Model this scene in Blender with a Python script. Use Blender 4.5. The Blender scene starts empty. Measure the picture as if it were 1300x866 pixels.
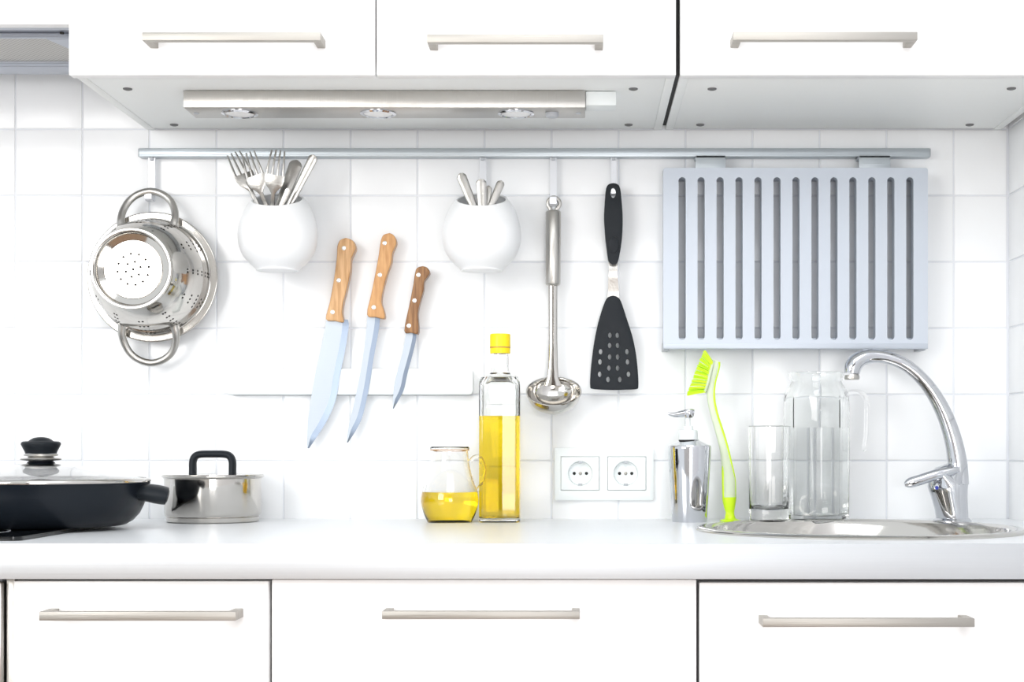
import bpy, bmesh, math, random
from mathutils import Vector, Matrix
random.seed(7)
C = bpy.context.scene.collection
PI = math.pi

# ------------------------------------------------------------------ camera, world, lights, exposure
DW, F = 2.3, 1840.0            # camera to tiled wall (m), focal length in pixels of the 1300 px frame
VX, VY, CZ = 735.0, 570.0, 1.011
cam = bpy.data.cameras.new('camera'); co = bpy.data.objects.new('camera', cam); C.objects.link(co)
cam.sensor_width = 36; cam.lens = F/1300*36
cam.shift_x = (650-VX)/1300; cam.shift_y = (VY-433)/1300
co.location = (0, -DW, CZ); co.rotation_euler = (PI/2, 0, 0)
cam.clip_start = 0.05
bpy.context.scene.camera = co

w = bpy.data.worlds.new('world'); bpy.context.scene.world = w; w.use_nodes = True
bgn = w.node_tree.nodes['Background']
bgn.inputs[0].default_value = (0.93, 0.97, 1.0, 1); bgn.inputs[1].default_value = 1.05

def area(name, loc, target, size, power, col):
    l = bpy.data.lights.new(name, 'AREA'); l.shape = 'RECTANGLE'; l.size, l.size_y = size
    l.energy = power; l.color = col
    o = bpy.data.objects.new(name, l); C.objects.link(o); o.location = loc
    o.rotation_euler = (Vector(target)-Vector(loc)).to_track_quat('-Z', 'Y').to_euler()
    return o
area('softbox_key', (-1.9, -2.9, 1.75), (-0.1, 0, 1.15), (1.3, 1.2), 36, (1, 0.985, 0.96))
area('softbox_overhead', (0.2, -1.9, 2.45), (0.0, -0.2, 0.9), (1.6, 0.9), 16, (1, 1, 1))
area('softbox_fill', (0.9, -3.5, 0.85), (0.0, 0, 1.35), (2.2, 1.3), 64, (1, 1, 1))
vs = bpy.context.scene.view_settings
vs.view_transform = 'Standard'; vs.look = 'None'; vs.gamma = 1; vs.use_curve_mapping = False
vs.exposure = 0.11
cy = bpy.context.scene.cycles
cy.caustics_refractive = True; cy.caustics_reflective = True; cy.max_bounces = 24; cy.transmission_bounces = 24; cy.glossy_bounces = 8; cy.diffuse_bounces = 6; cy.blur_glossy = 0.5; cy.sample_clamp_indirect = 10

# ------------------------------------------------------------------ materials
def mat(name, col=(0.8,0.8,0.8), rough=0.5, metal=0.0, trans=0.0, ior=1.45, coat=0.0, bump=None, var=None, aniso=0.0):
    m = bpy.data.materials.new(name); m.use_nodes = True
    nt = m.node_tree; b = nt.nodes['Principled BSDF']
    b.inputs['Base Color'].default_value = (*col, 1)
    b.inputs['Roughness'].default_value = rough
    b.inputs['Metallic'].default_value = metal
    b.inputs['Transmission Weight'].default_value = trans
    b.inputs['IOR'].default_value = ior
    b.inputs['Coat Weight'].default_value = coat
    if name in ('matt_black_plastic','black_nonstick_enamel'): b.inputs['Specular IOR Level'].default_value = 0.22
    b.inputs['Anisotropic'].default_value = aniso
    tc = nt.nodes.new('ShaderNodeTexCoord'); mp = nt.nodes.new('ShaderNodeMapping')
    nt.links.new(tc.outputs['Object'], mp.inputs[0])
    if bump:                    # (scale xyz, strength)
        mp.inputs['Scale'].default_value = bump[0]
        nz = nt.nodes.new('ShaderNodeTexNoise'); nz.inputs['Scale'].default_value = 1; nz.inputs['Detail'].default_value = 3
        nt.links.new(mp.outputs[0], nz.inputs['Vector'])
        bp = nt.nodes.new('ShaderNodeBump'); bp.inputs['Strength'].default_value = bump[1]; bp.inputs['Distance'].default_value = 0.001
        nt.links.new(nz.outputs[0], bp.inputs['Height']); nt.links.new(bp.outputs[0], b.inputs['Normal'])
    if var:                     # (scale xyz, second colour, lo, hi)
        mp2 = nt.nodes.new('ShaderNodeMapping'); nt.links.new(tc.outputs['Object'], mp2.inputs[0])
        mp2.inputs['Scale'].default_value = var[0]
        nz = nt.nodes.new('ShaderNodeTexNoise'); nz.inputs['Scale'].default_value = 1; nz.inputs['Detail'].default_value = 5
        nt.links.new(mp2.outputs[0], nz.inputs['Vector'])
        cr = nt.nodes.new('ShaderNodeValToRGB')
        cr.color_ramp.elements[0].color = (*col, 1); cr.color_ramp.elements[1].color = (*var[1], 1)
        cr.color_ramp.elements[0].position = var[2]; cr.color_ramp.elements[1].position = var[3]
        nt.links.new(nz.outputs[0], cr.inputs[0]); nt.links.new(cr.outputs[0], b.inputs['Base Color'])
    return m

M = dict(
    tile=mat('white_glazed_tile', (0.88,0.89,0.90), 0.22, bump=((18,18,18),0.10)),
    grout=mat('grout', (0.76,0.775,0.81), 0.9, bump=((300,300,300),0.3)),
    plaster=mat('plaster', (0.84,0.83,0.81), 0.9, bump=((60,60,60),0.2)),
    floor=mat('oak_floor', (0.20,0.12,0.07), 0.4, var=((30,2,1),(0.33,0.21,0.13),0.35,0.65)),
    darkwood=mat('dark_wood_door', (0.06,0.035,0.022), 0.45, var=((40,40,2),(0.10,0.06,0.04),0.35,0.65)),
    cab=mat('white_lacquer', (0.90,0.90,0.90), 0.3, bump=((8,8,8),0.02)),
    carcass=mat('cabinet_melamine', (0.87,0.89,0.88), 0.45, bump=((200,200,200),0.03)),
    low_carcass=mat('grey_carcass', (0.16,0.16,0.16), 0.6, bump=((200,200,200),0.03)),
    gap=mat('black_seal_and_shade', (0.02,0.02,0.02), 0.7, bump=((200,200,200),0.03)),  # also paints the shade in the cabinet gap and socket pin holes
    handle=mat('brushed_nickel', (0.42,0.40,0.37), 0.48, 1.0, bump=((20,900,900),0.25)),
    alu=mat('anodised_aluminium', (0.48,0.52,0.55), 0.4, 0.8, bump=((10,800,800),0.15)),
    aluedge=mat('brushed_worktop_edge', (0.60,0.62,0.64), 0.5, 0.8, bump=((4,500,500),0.08), var=((5,5,90),(0.63,0.65,0.67),0.3,0.8)),
    rack=mat('satin_rack_paint', (0.50,0.54,0.60), 0.42, 0.35, bump=((40,40,40),0.06)),
    worktop=mat('pale_worktop_laminate', (0.79,0.81,0.83), 0.28, bump=((50,50,50),0.04)),
    steel=mat('polished_steel', (0.58,0.56,0.53), 0.10, 1.0, bump=((60,60,60),0.08)),
    satin=mat('satin_steel', (0.50,0.485,0.46), 0.3, 1.0, bump=((900,900,15),0.3)),
    cutlery=mat('worn_cutlery_steel', (0.46,0.45,0.43), 0.28, 1.0, bump=((150,150,400),0.2), var=((90,90,30),(0.36,0.35,0.33),0.4,0.7)),
    chrome=mat('chrome', (0.62,0.63,0.66), 0.05, 1.0, bump=((25,25,25),0.03)),
    blade=mat('knife_blade_steel', (0.47,0.52,0.58), 0.35, 0.5, bump=((40,40,600),0.08)),
    bevel=mat('ground_edge_steel', (0.25,0.30,0.38), 0.3, 0.6, bump=((40,40,600),0.08)),
    black=mat('matt_black_plastic', (0.013,0.016,0.02), 0.42, bump=((400,400,400),0.1)),
    pan=mat('black_nonstick_enamel', (0.010,0.013,0.018), 0.28, bump=((300,300,300),0.06)),
    hob=mat('black_ceramic_glass', (0.006,0.007,0.008), 0.08, bump=((10,10,10),0.01)),
    ceramic=mat('white_porcelain', (0.86,0.87,0.88), 0.3, bump=((20,20,20),0.04)),
    plastic=mat('white_plastic', (0.80,0.84,0.84), 0.35, bump=((200,200,200),0.03)),
    hookw=mat('pale_hook_enamel', (0.80,0.82,0.86), 0.25, 0.2, bump=((100,100,100),0.03)),
    greyplastic=mat('grey_plastic', (0.45,0.47,0.50), 0.4, bump=((200,200,200),0.03)),
    hood=mat('grey_hood_paint', (0.27,0.29,0.34), 0.4, 0.3, bump=((100,100,100),0.04)),
    hoodlight=mat('pale_hood_trim', (0.46,0.49,0.55), 0.35, 0.4, bump=((100,100,100),0.04)),
    glass=mat('clear_glass', (1.0,1.0,1.0), 0.0, trans=1.0, ior=1.45, bump=((6,6,6),0.02)),
    glassgreen=mat('greenish_glass', (0.992,1.0,0.996), 0.0, trans=1.0, ior=1.45, bump=((6,6,6),0.02)),
    water=mat('water', (0.997,1.0,1.0), 0.0, trans=1.0, ior=1.33, bump=((4,4,4),0.02)),
    oil=mat('yellow_oil', (1.0,0.74,0.02), 0.0, trans=1.0, ior=1.40, bump=((4,4,4),0.02)),
    yellow=mat('yellow_cap_plastic', (0.95,0.72,0.01), 0.35, bump=((200,200,20),0.1)),
    lime=mat('lime_plastic', (0.62,0.90,0.02), 0.35, bump=((200,200,200),0.04)),
    palegrip=mat('pale_translucent_rubber', (0.84,0.92,0.72), 0.4, trans=0.35, bump=((200,200,200),0.04)),
    bristle=mat('lime_bristle', (0.66,0.94,0.03), 0.5, bump=((200,200,200),0.04)),
    wood1=mat('beech_handle_wood', (0.50,0.27,0.11), 0.5, bump=((300,300,40),0.3), var=((260,260,22),(0.70,0.43,0.22),0.35,0.65)),
    wood2=mat('orange_handle_wood', (0.52,0.26,0.10), 0.5, bump=((300,300,40),0.3), var=((200,200,30),(0.66,0.37,0.16),0.35,0.65)),
    wood3=mat('walnut_handle_wood', (0.20,0.09,0.035), 0.5, bump=((300,300,40),0.3), var=((260,260,22),(0.40,0.21,0.09),0.35,0.65)),
    rivet=mat('bright_rivet', (0.92,0.91,0.89), 0.2, 0.6, bump=((200,200,200),0.03)),
    hole=mat('hole_shade_and_screw', (0.03,0.028,0.025), 0.8, bump=((200,200,200),0.03)),  # paints the shade of the colander holes; also colours the hood screw
    lens=mat('frosted_lens', (0.88,0.88,0.88), 0.25, bump=((300,300,300),0.1)),
    blue=mat('blue_mark', (0.03,0.05,0.35), 0.3, bump=((200,200,200),0.03)),
)
def mesh_filter_material():
    m = mat('hood_filter_mesh', (0.60,0.58,0.55), 0.45, 0.5); nt = m.node_tree; b = nt.nodes['Principled BSDF']
    tc = nt.nodes.new('ShaderNodeTexCoord')
    wv = []
    for r in (PI/4, -PI/4):
        mp = nt.nodes.new('ShaderNodeMapping'); mp.inputs['Rotation'].default_value = (0,0,r)
        wt = nt.nodes.new('ShaderNodeTexWave'); wt.inputs['Scale'].default_value = 62
        nt.links.new(tc.outputs['Object'], mp.inputs[0]); nt.links.new(mp.outputs[0], wt.inputs[0]); wv.append(wt)
    mx = nt.nodes.new('ShaderNodeMath'); mx.operation = 'MULTIPLY'
    nt.links.new(wv[0].outputs['Fac'], mx.inputs[0]); nt.links.new(wv[1].outputs['Fac'], mx.inputs[1])
    cr = nt.nodes.new('ShaderNodeValToRGB'); cr.color_ramp.elements[0].color = (0.50,0.49,0.47,1); cr.color_ramp.elements[1].color = (0.22,0.21,0.20,1)
    cr.color_ramp.elements[0].position = 0.35; cr.color_ramp.elements[1].position = 0.7
    nt.links.new(mx.outputs[0], cr.inputs[0]); nt.links.new(cr.outputs[0], b.inputs['Base Color'])
    return m
M['filter'] = mesh_filter_material()

# ------------------------------------------------------------------ helpers
def P(px, py, d):               # point seen at photo pixel (px, py), standing d metres in front of the tiled wall
    s = (DW-d)/F
    return Vector(((px-VX)*s, -d, CZ+(VY-py)*s))
def S(d): return (DW-d)/F

def thing(name, label, cat, loc, group=None):
    o = bpy.data.objects.new(name, None); o.empty_display_size = 0.02; C.objects.link(o)
    o.location = loc; o['label'] = label; o['category'] = cat
    if group: o['group'] = group
    return o
def root_loc(o):
    while o.parent: o = o.parent
    return o.location.copy()
def obj(name, bm, m, parent=None, loc=None, smooth=35, label=None, kind=None, shift=True):
    """link bm (in world coordinates) as ONE mesh object; parts share their thing's origin"""
    if shift:
        org = root_loc(parent) if parent else Vector(loc or (0,0,0))
        bm.transform(Matrix.Translation(-org))
    me = bpy.data.meshes.new(name); bmesh.ops.recalc_face_normals(bm, faces=bm.faces)
    bm.to_mesh(me); bm.free()
    if smooth:
        me.polygons.foreach_set('use_smooth', [True]*len(me.polygons))
        me.set_sharp_from_angle(angle=math.radians(smooth))
    mats = m if isinstance(m, (list, tuple)) else [m]
    for x in mats: me.materials.append(M[x])
    o = bpy.data.objects.new(name, me); C.objects.link(o)
    if parent: o.parent = parent
    elif loc: o.location = loc
    if label: o['label'] = label
    if kind: o['kind'] = kind
    return o
def tag(o, label, cat, group=None):
    o['label'] = label; o['category'] = cat
    if group: o['group'] = group
    return o
def struct(name, bm, m, parent=None, **k):
    o = obj(name, bm, m, parent, **k)
    if not parent: o['kind'] = 'structure'
    return o
def dup(root, delta, label=None, group=None):
    r = root.copy(); C.objects.link(r); r.location = root.location+Vector(delta)
    if label: r['label'] = label
    if group: r['group'] = group
    for ch in list(root.children):
        c = ch.copy(); C.objects.link(c); c.parent = r
        for g in list(ch.children):
            e = g.copy(); C.objects.link(e); e.parent = c
    return r

def NB(): return bmesh.new()
def merge(bm, sub, mi=0, M4=None):
    me = bpy.data.meshes.new('tmp'); sub.to_mesh(me); sub.free()
    if M4: me.transform(M4)
    n = len(bm.faces); bm.from_mesh(me); bpy.data.meshes.remove(me)
    bm.faces.ensure_lookup_table()
    if mi:
        for f in bm.faces[n:]: f.material_index = mi
    return bm
def box(bm, x0, x1, y0, y1, z0, z1, bev=0.0, seg=2, mi=0):
    s = NB()
    bmesh.ops.create_cube(s, size=1)
    for v in s.verts:
        v.co = Vector(((x0+x1)/2+v.co.x*(x1-x0), (y0+y1)/2+v.co.y*(y1-y0), (z0+z1)/2+v.co.z*(z1-z0)))
    if bev: bmesh.ops.bevel(s, geom=list(s.edges), offset=bev, segments=seg, affect='EDGES', profile=0.5)
    return merge(bm, s, mi)
def lathe(bm, prof, seg=48, c=(0,0,0), axis='Z', closed=False, mi=0, a0=0.0):
    """prof: (radius, height) pairs; axis Z up, or 'Y' meaning height runs towards the viewer (-Y)"""
    s = NB(); rings = []
    for r, h in prof:
        if r < 1e-6:
            rings.append([s.verts.new((0,0,h))])
        else:
            rings.append([s.verts.new((r*math.cos(a0+2*PI*k/seg), r*math.sin(a0+2*PI*k/seg), h)) for k in range(seg)])
    n = len(rings); rng = range(n if closed else n-1)
    for i in rng:
        a, b = rings[i], rings[(i+1)%n]
        if len(a) == 1 and len(b) == 1: continue
        for k in range(seg):
            k2 = (k+1)%seg
            if len(a) == 1: s.faces.new((a[0], b[k2], b[k]))
            elif len(b) == 1: s.faces.new((a[k], a[k2], b[0]))
            else: s.faces.new((a[k], a[k2], b[k2], b[k]))
    R = Matrix.Rotation(PI/2, 4, 'X') if axis == 'Y' else Matrix.Identity(4)
    return merge(bm, s, mi, Matrix.Translation(Vector(c)) @ R)
def catmull(pts, n=6):
    out = []
    L = len(pts)
    for i in range(L-1):
        p0 = pts[max(i-1,0)]; p1 = pts[i]; p2 = pts[i+1]; p3 = pts[min(i+2,L-1)]
        for k in range(n):
            t = k/n
            out.append(tuple(0.5*((2*p1[j])+(-p0[j]+p2[j])*t+(2*p0[j]-5*p1[j]+4*p2[j]-p3[j])*t*t+(-p0[j]+3*p1[j]-3*p2[j]+p3[j])*t**3) for j in range(len(p1))))
    out.append(tuple(pts[-1])); return out
def tube(bm, pts, rad, seg=16, flat=1.0, up=(0,1,0), caps=True, mi=0, loop=False, square=False):
    """pts: Vectors, rad: number or list. section: rad across, rad*flat along 'up'"""
    s = NB(); rings = []; n = len(pts); up = Vector(up)
    rr = rad if isinstance(rad, (list, tuple)) else [rad]*n
    ff = flat if isinstance(flat, (list, tuple)) else [flat]*n
    for i, p in enumerate(pts):
        p = Vector(p)
        if loop: t = Vector(pts[(i+1)%n])-Vector(pts[i-1])
        else: t = Vector(pts[min(i+1,n-1)])-Vector(pts[max(i-1,0)])
        t.normalize(); side = t.cross(up)
        if side.length < 1e-4: side = t.cross(Vector((1,0,0)))
        side.normalize(); u2 = side.cross(t).normalized()
        ring = []
        for k in range(seg):
            a = 2*PI*(k+0.5)/seg
            ca, sa = math.cos(a), math.sin(a)
            if square:
                q = 1/max(abs(ca),abs(sa)); q = min(q, 1.25); ca *= q; sa *= q
            ring.append(s.verts.new(p+side*(rr[i]*ca)+u2*(rr[i]*ff[i]*sa)))
        rings.append(ring)
    for i in range(n if loop else n-1):
        a, b = rings[i], rings[(i+1)%n]
        for k in range(seg):
            s.faces.new((a[k], a[(k+1)%seg], b[(k+1)%seg], b[k]))
    if caps and not loop:
        s.faces.new(rings[0][::-1]); s.faces.new(rings[-1])
    return merge(bm, s, mi)
def prism(bm, pts, y0, y1, bev=0.0, seg=2, mi=0, holes=()):
    """outline in the XZ plane, extruded between y0 and y1 (optionally with holes)"""
    s = NB()
    loops = [pts]+list(holes); edges = []
    for L in loops:
        vs_ = [s.verts.new((x, y0, z)) for x, z in L]
        for i in range(len(vs_)): edges.append(s.edges.new((vs_[i], vs_[(i+1)%len(vs_)])))
    if holes: bmesh.ops.triangle_fill(s, edges=edges, use_beauty=True, use_dissolve=False)
    else: s.faces.new(s.verts[:])
    r = bmesh.ops.extrude_face_region(s, geom=list(s.faces))
    for g in r['geom']:
        if isinstance(g, bmesh.types.BMVert): g.co.y = y1
    bmesh.ops.recalc_face_normals(s, faces=s.faces)
    if bev:
        ed = [e for e in s.edges if len(e.link_faces) == 2 and e.calc_face_angle(0) > 1.2 and abs(e.verts[0].co.y-e.verts[1].co.y) < 1e-6]
        bmesh.ops.bevel(s, geom=ed, offset=bev, segments=seg, affect='EDGES', profile=0.5, clamp_overlap=True)
    return merge(bm, s, mi)
def rrect(x0, x1, z0, z1, r, n=6):
    out = []
    for cx, cz, a in ((x1-r,z1-r,0),(x0+r,z1-r,PI/2),(x0+r,z0+r,PI),(x1-r,z0+r,1.5*PI)):
        for k in range(n+1):
            t = a+PI/2*k/n; out.append((cx+r*math.cos(t), cz+r*math.sin(t)))
    return out
def ell(cx, cz, rx, rz, n=16):
    return [(cx+rx*math.cos(2*PI*k/n), cz+rz*math.sin(2*PI*k/n)) for k in range(n)]
def xz(v): return (v[0], v[2])

# ------------------------------------------------------------------ setting
XR = 0.681                                                         # right-hand side wall
WC = 1.588                                                         # hood underside height
b = NB(); box(b, -2.4, XR+0.1, 0.0015, 0.12, 0, 2.5)
wall_back = struct('wall_back', b, 'grout')
b = NB(); box(b, XR+0.0015, XR+0.12, -3.9, 0.0015, 0, 2.5)
wall_right = struct('wall_right', b, 'grout')
b = NB(); box(b, -2.4, XR+0.12, -4.02, -3.9, 0, 2.5)
struct('wall_front', b, 'plaster')
b = NB(); box(b, -2.4, XR+0.12, -4.02, 0.12, -0.1, 0)
struct('floor', b, 'floor')
d1 = NB(); box(d1, -0.35, 0.5, -3.9, -3.86, 0, 2.05, 0.004)
door = struct('added_door', d1, 'darkwood')  # unseen door, added to give the chrome something dark to reflect
for zz in (0.2, 1.1):
    b = NB(); box(b, -0.23, 0.38, -3.86, -3.852, zz, zz+0.75, 0.003); struct('panel', b, 'darkwood', door)
b = NB(); lathe(b, [(0,0),(0.022,0),(0.022,0.008),(0.009,0.01),(0.009,0.045),(0.024,0.05),(0.026,0.065),(0.015,0.075),(0,0.076)], 20, (0,0,0))
b.transform(Matrix.Translation((-0.28,-3.86,1.0)) @ Matrix.Rotation(-PI/2, 4, 'X')); struct('door_knob', b, 'satin', door)

X0, PX, Z0, PZ, G = -0.8944, 0.10637, 0.992, 0.1053, 0.0012
def tile_mesh(wd, hg):
    b = NB(); box(b, G, wd-G, 0.0, 0.0025, G, hg-G)
    ed = [e for e in b.edges if all(abs(v.co.y) < 1e-6 for v in e.verts)]
    bmesh.ops.bevel(b, geom=ed, offset=0.0011, segments=3, affect='EDGES', profile=0.5)
    me = bpy.data.meshes.new('tile'); bmesh.ops.recalc_face_normals(b, faces=b.faces); b.to_mesh(me); b.free()
    me.polygons.foreach_set('use_smooth', [True]*len(me.polygons)); me.set_sharp_from_angle(angle=math.radians(50))
    me.materials.append(M['tile']); return me
tm = tile_mesh(PX, PZ); tm_cut = tile_mesh(XR-(X0+14*PX)-0.0012, PZ)
for j in range(-1, 7):
    for i in range(-2, 15):
        o = bpy.data.objects.new('tile', tm_cut if i == 14 else tm); C.objects.link(o); o.parent = wall_back
        o.location = (X0+i*PX, random.uniform(-0.0002,0.0002), Z0+j*PZ)
        o.rotation_euler = (random.uniform(-1,1)*0.0012, 0, random.uniform(-1,1)*0.0012)
    for i in range(6):
        o = bpy.data.objects.new('tile', tm); C.objects.link(o); o.parent = wall_right
        o.location = (XR+random.uniform(-0.0002,0.0002), -0.003-i*PX, Z0+j*PZ); o.rotation_euler = (0,0,-PI/2)

# ------------------------------------------------------------------ bar handle
def bar_handle_bm(xa, xb, yf, yd, z0, z1):
    """square bail handle: bar whose front is at y=yf, legs running back to y=yd"""
    b = NB(); t = z1-z0
    box(b, xa, xb, yf, yf+t, z0, z1, 0.0007)
    for q in (xa, xb-t): box(b, q, q+t, yf+t-0.001, yd, z0, z1, 0.0007)
    return b

# ------------------------------------------------------------------ worktop, lower units
WT = 0.9001
SX, SY, SR = 0.382, -0.3235, 0.222
top = thing('worktop', 'long pale worktop with brushed metal front edge, carrying the pots and the round sink', 'worktop', (-0.3, -0.3, 0.8584))
def worktop_bm():
    s = NB(); edges = []
    for L in ([(-1.6,-0.6),(XR,-0.6),(XR,0.0),(-1.6,0.0)], [(SX+0.204*math.cos(2*PI*k/64), SY+0.204*math.sin(2*PI*k/64)) for k in range(64)]):
        v = [s.verts.new((x,y,WT)) for x, y in L]
        for i in range(len(v)): edges.append(s.edges.new((v[i], v[(i+1)%len(v)])))
    bmesh.ops.triangle_fill(s, edges=edges, use_beauty=True)
    r = bmesh.ops.extrude_face_region(s, geom=list(s.faces))
    for g in r['geom']:
        if isinstance(g, bmesh.types.BMVert): g.co.z = 0.8584
    return s
obj('top_board', worktop_bm(), 'worktop', top, smooth=30)
b = NB(); box(b, -1.6, XR-0.001, -0.6025, -0.6, 0.8584, WT, 0.0006); obj('front_edge', b, 'aluedge', top)

def lower_unit(label, xa, xb, ztop, hx, hz, group='white base units below the worktop'):
    t = thing('base_cabinet', label, 'cabinet', ((xa+xb)/2, -0.3, 0.0), group)
    b = NB()
    for q in ((xa, xa+0.016), (xb-0.016, xb)): box(b, q[0], q[1], -0.562, -0.01, 0.1, 0.8582)
    box(b, xa+0.016, xb-0.016, -0.562, -0.01, 0.1, 0.116); box(b, xa+0.016, xb-0.016, -0.02, -0.01, 0.116, 0.84)
    box(b, xa+0.016, xb-0.016, -0.562, -0.53, 0.84, 0.8582)
    obj('carcass', b, 'low_carcass', t)
    b = NB(); box(b, xa, xb, -0.53, -0.51, 0, 0.1); obj('plinth', b, 'cab', t)
    zb = 0.62
    b = NB(); box(b, xa+0.0019, xb-0.0019, -0.585, -0.566, zb+0.002, ztop, 0.0012)
    dr = obj('drawer_front', b, 'cab', t)
    obj('handle', bar_handle_bm(hx[0], hx[1], -0.622, -0.584, hz[0], hz[1]), 'handle', dr)
    b = NB(); box(b, xa+0.0019, xb-0.0019, -0.585, -0.566, 0.104, zb-0.002, 0.0012)
    dd = obj('lower_drawer_front', b, 'cab', t)
    obj('handle', bar_handle_bm(hx[0], hx[1], -0.622, -0.584, hz[0]-0.26, hz[1]-0.26), 'handle', dd)
    return t
s6 = S(0.62)
def hh(x0, x1, y0, y1): return ((x0-VX)*s6, (x1-VX)*s6), (CZ+(VY-y1)*s6, CZ+(VY-y0)*s6)
hx, hz = hh(50, 300, 776.5, 788); left_base = lower_unit('white base unit at left, its handle paler than the others', -0.6710, -0.3654, 0.8544, hx, hz)
hx, hz = hh(485, 736, 776, 786); lower_unit('widest white base unit, in the middle below the oil bottle', -0.3654, 0.1408, 0.8563, hx, hz)
hx, hz = hh(968, 1237, 785, 796); lower_unit('white base unit at right, below the round sink', 0.1408, XR-0.003, 0.8526, hx, hz)
t = thing('oven', 'built-in oven, just its grey edge showing left of the base units', 'oven', (-0.98, -0.3, 0.0))
b = NB(); box(b, -1.28, -0.690, -0.565, -0.02, 0.1, 0.857, 0.002); obj('casing', b, 'greyplastic', t)
b = NB(); box(b, -1.275, -0.6835, -0.585, -0.566, 0.72, 0.853, 0.002); obj('control_panel', b, 'satin', t)
b = NB(); box(b, -1.275, -0.6835, -0.585, -0.566, 0.14, 0.715, 0.002); od = obj('oven_door', b, 'hob', t)
b = NB(); tube(b, [(-1.22,-0.62,0.67),(-0.75,-0.62,0.67)], 0.008, 12, up=(0,0,1))
for q in (-1.2,-0.77): tube(b, [(q,-0.62,0.67),(q,-0.584,0.67)], 0.006, 10, up=(0,0,1))
obj('handle', b, 'satin', od)
b = NB(); box(b, -1.27, -0.70, -0.53, -0.51, 0, 0.1); obj('plinth', b, 'greyplastic', t)
b = NB(); box(b, -0.6815, -0.6715, -0.575, -0.02, 0.1, 0.857, 0.001)
obj('filler_panel', b, 'satin', left_base, label='narrow grey filler strip beside the oven')

# ------------------------------------------------------------------ hob
t = thing('hob', 'black glass hob set into the worktop under the frying pan', 'hob', (-0.96, -0.343, WT))
b = NB()
pl = rrect(-1.26, -0.673, -0.556, -0.13, 0.012)
s = NB(); s.faces.new([s.verts.new((x,y,WT)) for x, y in pl])
r = bmesh.ops.extrude_face_region(s, geom=list(s.faces))
for g in r['geom']:
    if isinstance(g, bmesh.types.BMVert): g.co.z = WT+0.005
bmesh.ops.recalc_face_normals(s, faces=s.faces)
bmesh.ops.bevel(s, geom=[e for e in s.edges if all(v.co.z > WT+0.004 for v in e.verts)], offset=0.0012, segments=2, affect='EDGES')
merge(b, s); obj('glass_plate', b, 'hob', t)
for cx, cy, rr in ((-0.80,-0.27,0.09),(-1.1,-0.27,0.09),(-0.80,-0.45,0.07),(-1.1,-0.45,0.07)):
    b = NB(); lathe(b, [(rr-0.002,WT+0.005),(rr-0.002,WT+0.0053),(rr,WT+0.0053),(rr,WT+0.005)], 48, (cx,cy,0))
    obj('cooking_zone_marking', b, 'greyplastic', t)

# ------------------------------------------------------------------ sink
t = thing('sink', 'round stainless steel sink sunk into the worktop below the tap', 'sink', (SX, SY, WT))
b = NB(); lathe(b, [(SR,WT),(SR+0.0005,WT+0.002),(SR-0.003,WT+0.0045),(SR-0.009,WT+0.0055),(SR-0.015,WT+0.0045),(SR-0.021,WT+0.002),(SR-0.026,WT-0.006),
    (0.190,WT-0.03),(0.186,WT-0.10),(0.175,WT-0.14),(0.15,WT-0.155),(0.05,WT-0.162),(0.045,WT-0.17),(0,WT-0.171),
    (0,WT-0.174),(0.05,WT-0.172),(0.152,WT-0.158),(0.178,WT-0.142),(0.189,WT-0.10),(0.193,WT-0.03),(0.199,WT-0.004),(0.2035,WT-0.001),(SR-0.001,WT)], 96, (SX,SY,0))
obj('basin', b, 'steel', t)
b = NB(); lathe(b, [(0.02,WT-0.1705),(0.043,WT-0.1705),(0.044,WT-0.166),(0.036,WT-0.165),(0.02,WT-0.168)], 32, (SX,SY,0), closed=True); obj('drain_ring', b, 'chrome', t)
b = NB(); lathe(b, [(0,WT-0.163),(0.016,WT-0.164),(0.018,WT-0.170),(0,WT-0.170)], 24, (SX,SY,0)); obj('drain_plug', b, 'black', t)

# ------------------------------------------------------------------ tap
FD = 0.10
def TZ(x, y): return P(1020+x/3.093, 430+y/3.093, FD)
fs = S(FD)/3.093
t = thing('mixer_tap', 'tall curved chrome mixer tap with side lever behind the sink', 'tap', (TZ(587,0).x, -FD, WT))
b = NB()
cl = [(190,137,31),(193,118,33),(204,96,33),(226,79,31),(255,70,29),(290,69,27),(330,75,25),(380,93,24.5),(425,121,25),(467,160,26),(503,205,28),(533,255,30),(558,308,32),(578,364,34),(593,420,36),(603,480,38.5),(605,530,42),(604,570,45)]
cl = catmull(cl, 4)
tube(b, [TZ(x,y) for x,y,r in cl], [r*fs for x,y,r in cl], 28)
obj('spout', b, 'chrome', t)
b = NB(); tube(b, [TZ(189,141), TZ(190,150), TZ(191,157), TZ(191,161)], [27*fs,30*fs,30*fs,27*fs], 24)
obj('aerator', b, 'satin', t)
b = NB()
bx0 = TZ(585,718)
prof = [(0,0.0),(0.0305,0.0),(0.0305,0.004),(0.0262,0.006)]
pr = [(x, y, hw) for x, y, hw in ((585,712,62),(583,690,63),(580,660,65),(575,630,69),(571,600,74),(567,575,80),(568,560,80),(578,545,70),(592,525,52),(603,510,40))]
tube(b, [Vector((TZ(x,y).x, -FD, TZ(x,y).z)) for x,y,hw in pr], [hw*fs for x,y,hw in pr], 28, flat=[1,0.98,0.95,0.9,0.85,0.8,0.78,0.8,0.9,0.95])
lathe(b, [(0,0.0),(0.0285,0.0),(0.0285,0.003),(0.0255,0.006),(0,0.006)], 32, (bx0.x,-FD,WT))
obj('body', b, 'chrome', t)
b = NB()
lv = [(596,512,10),(575,516,16),(545,524,20),(510,533,22),(475,543,21),(445,553,21),(415,562,21),(396,568,17),(385,571,8)]
lv = catmull(lv, 4)
tube(b, [TZ(x,y)+Vector((0,-0.022-0.0*i,0)) for i,(x,y,r) in enumerate(lv)], [r*fs for x,y,r in lv], 20, flat=[0.9]*len(lv))
obj('lever', b, 'chrome', t)
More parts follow.
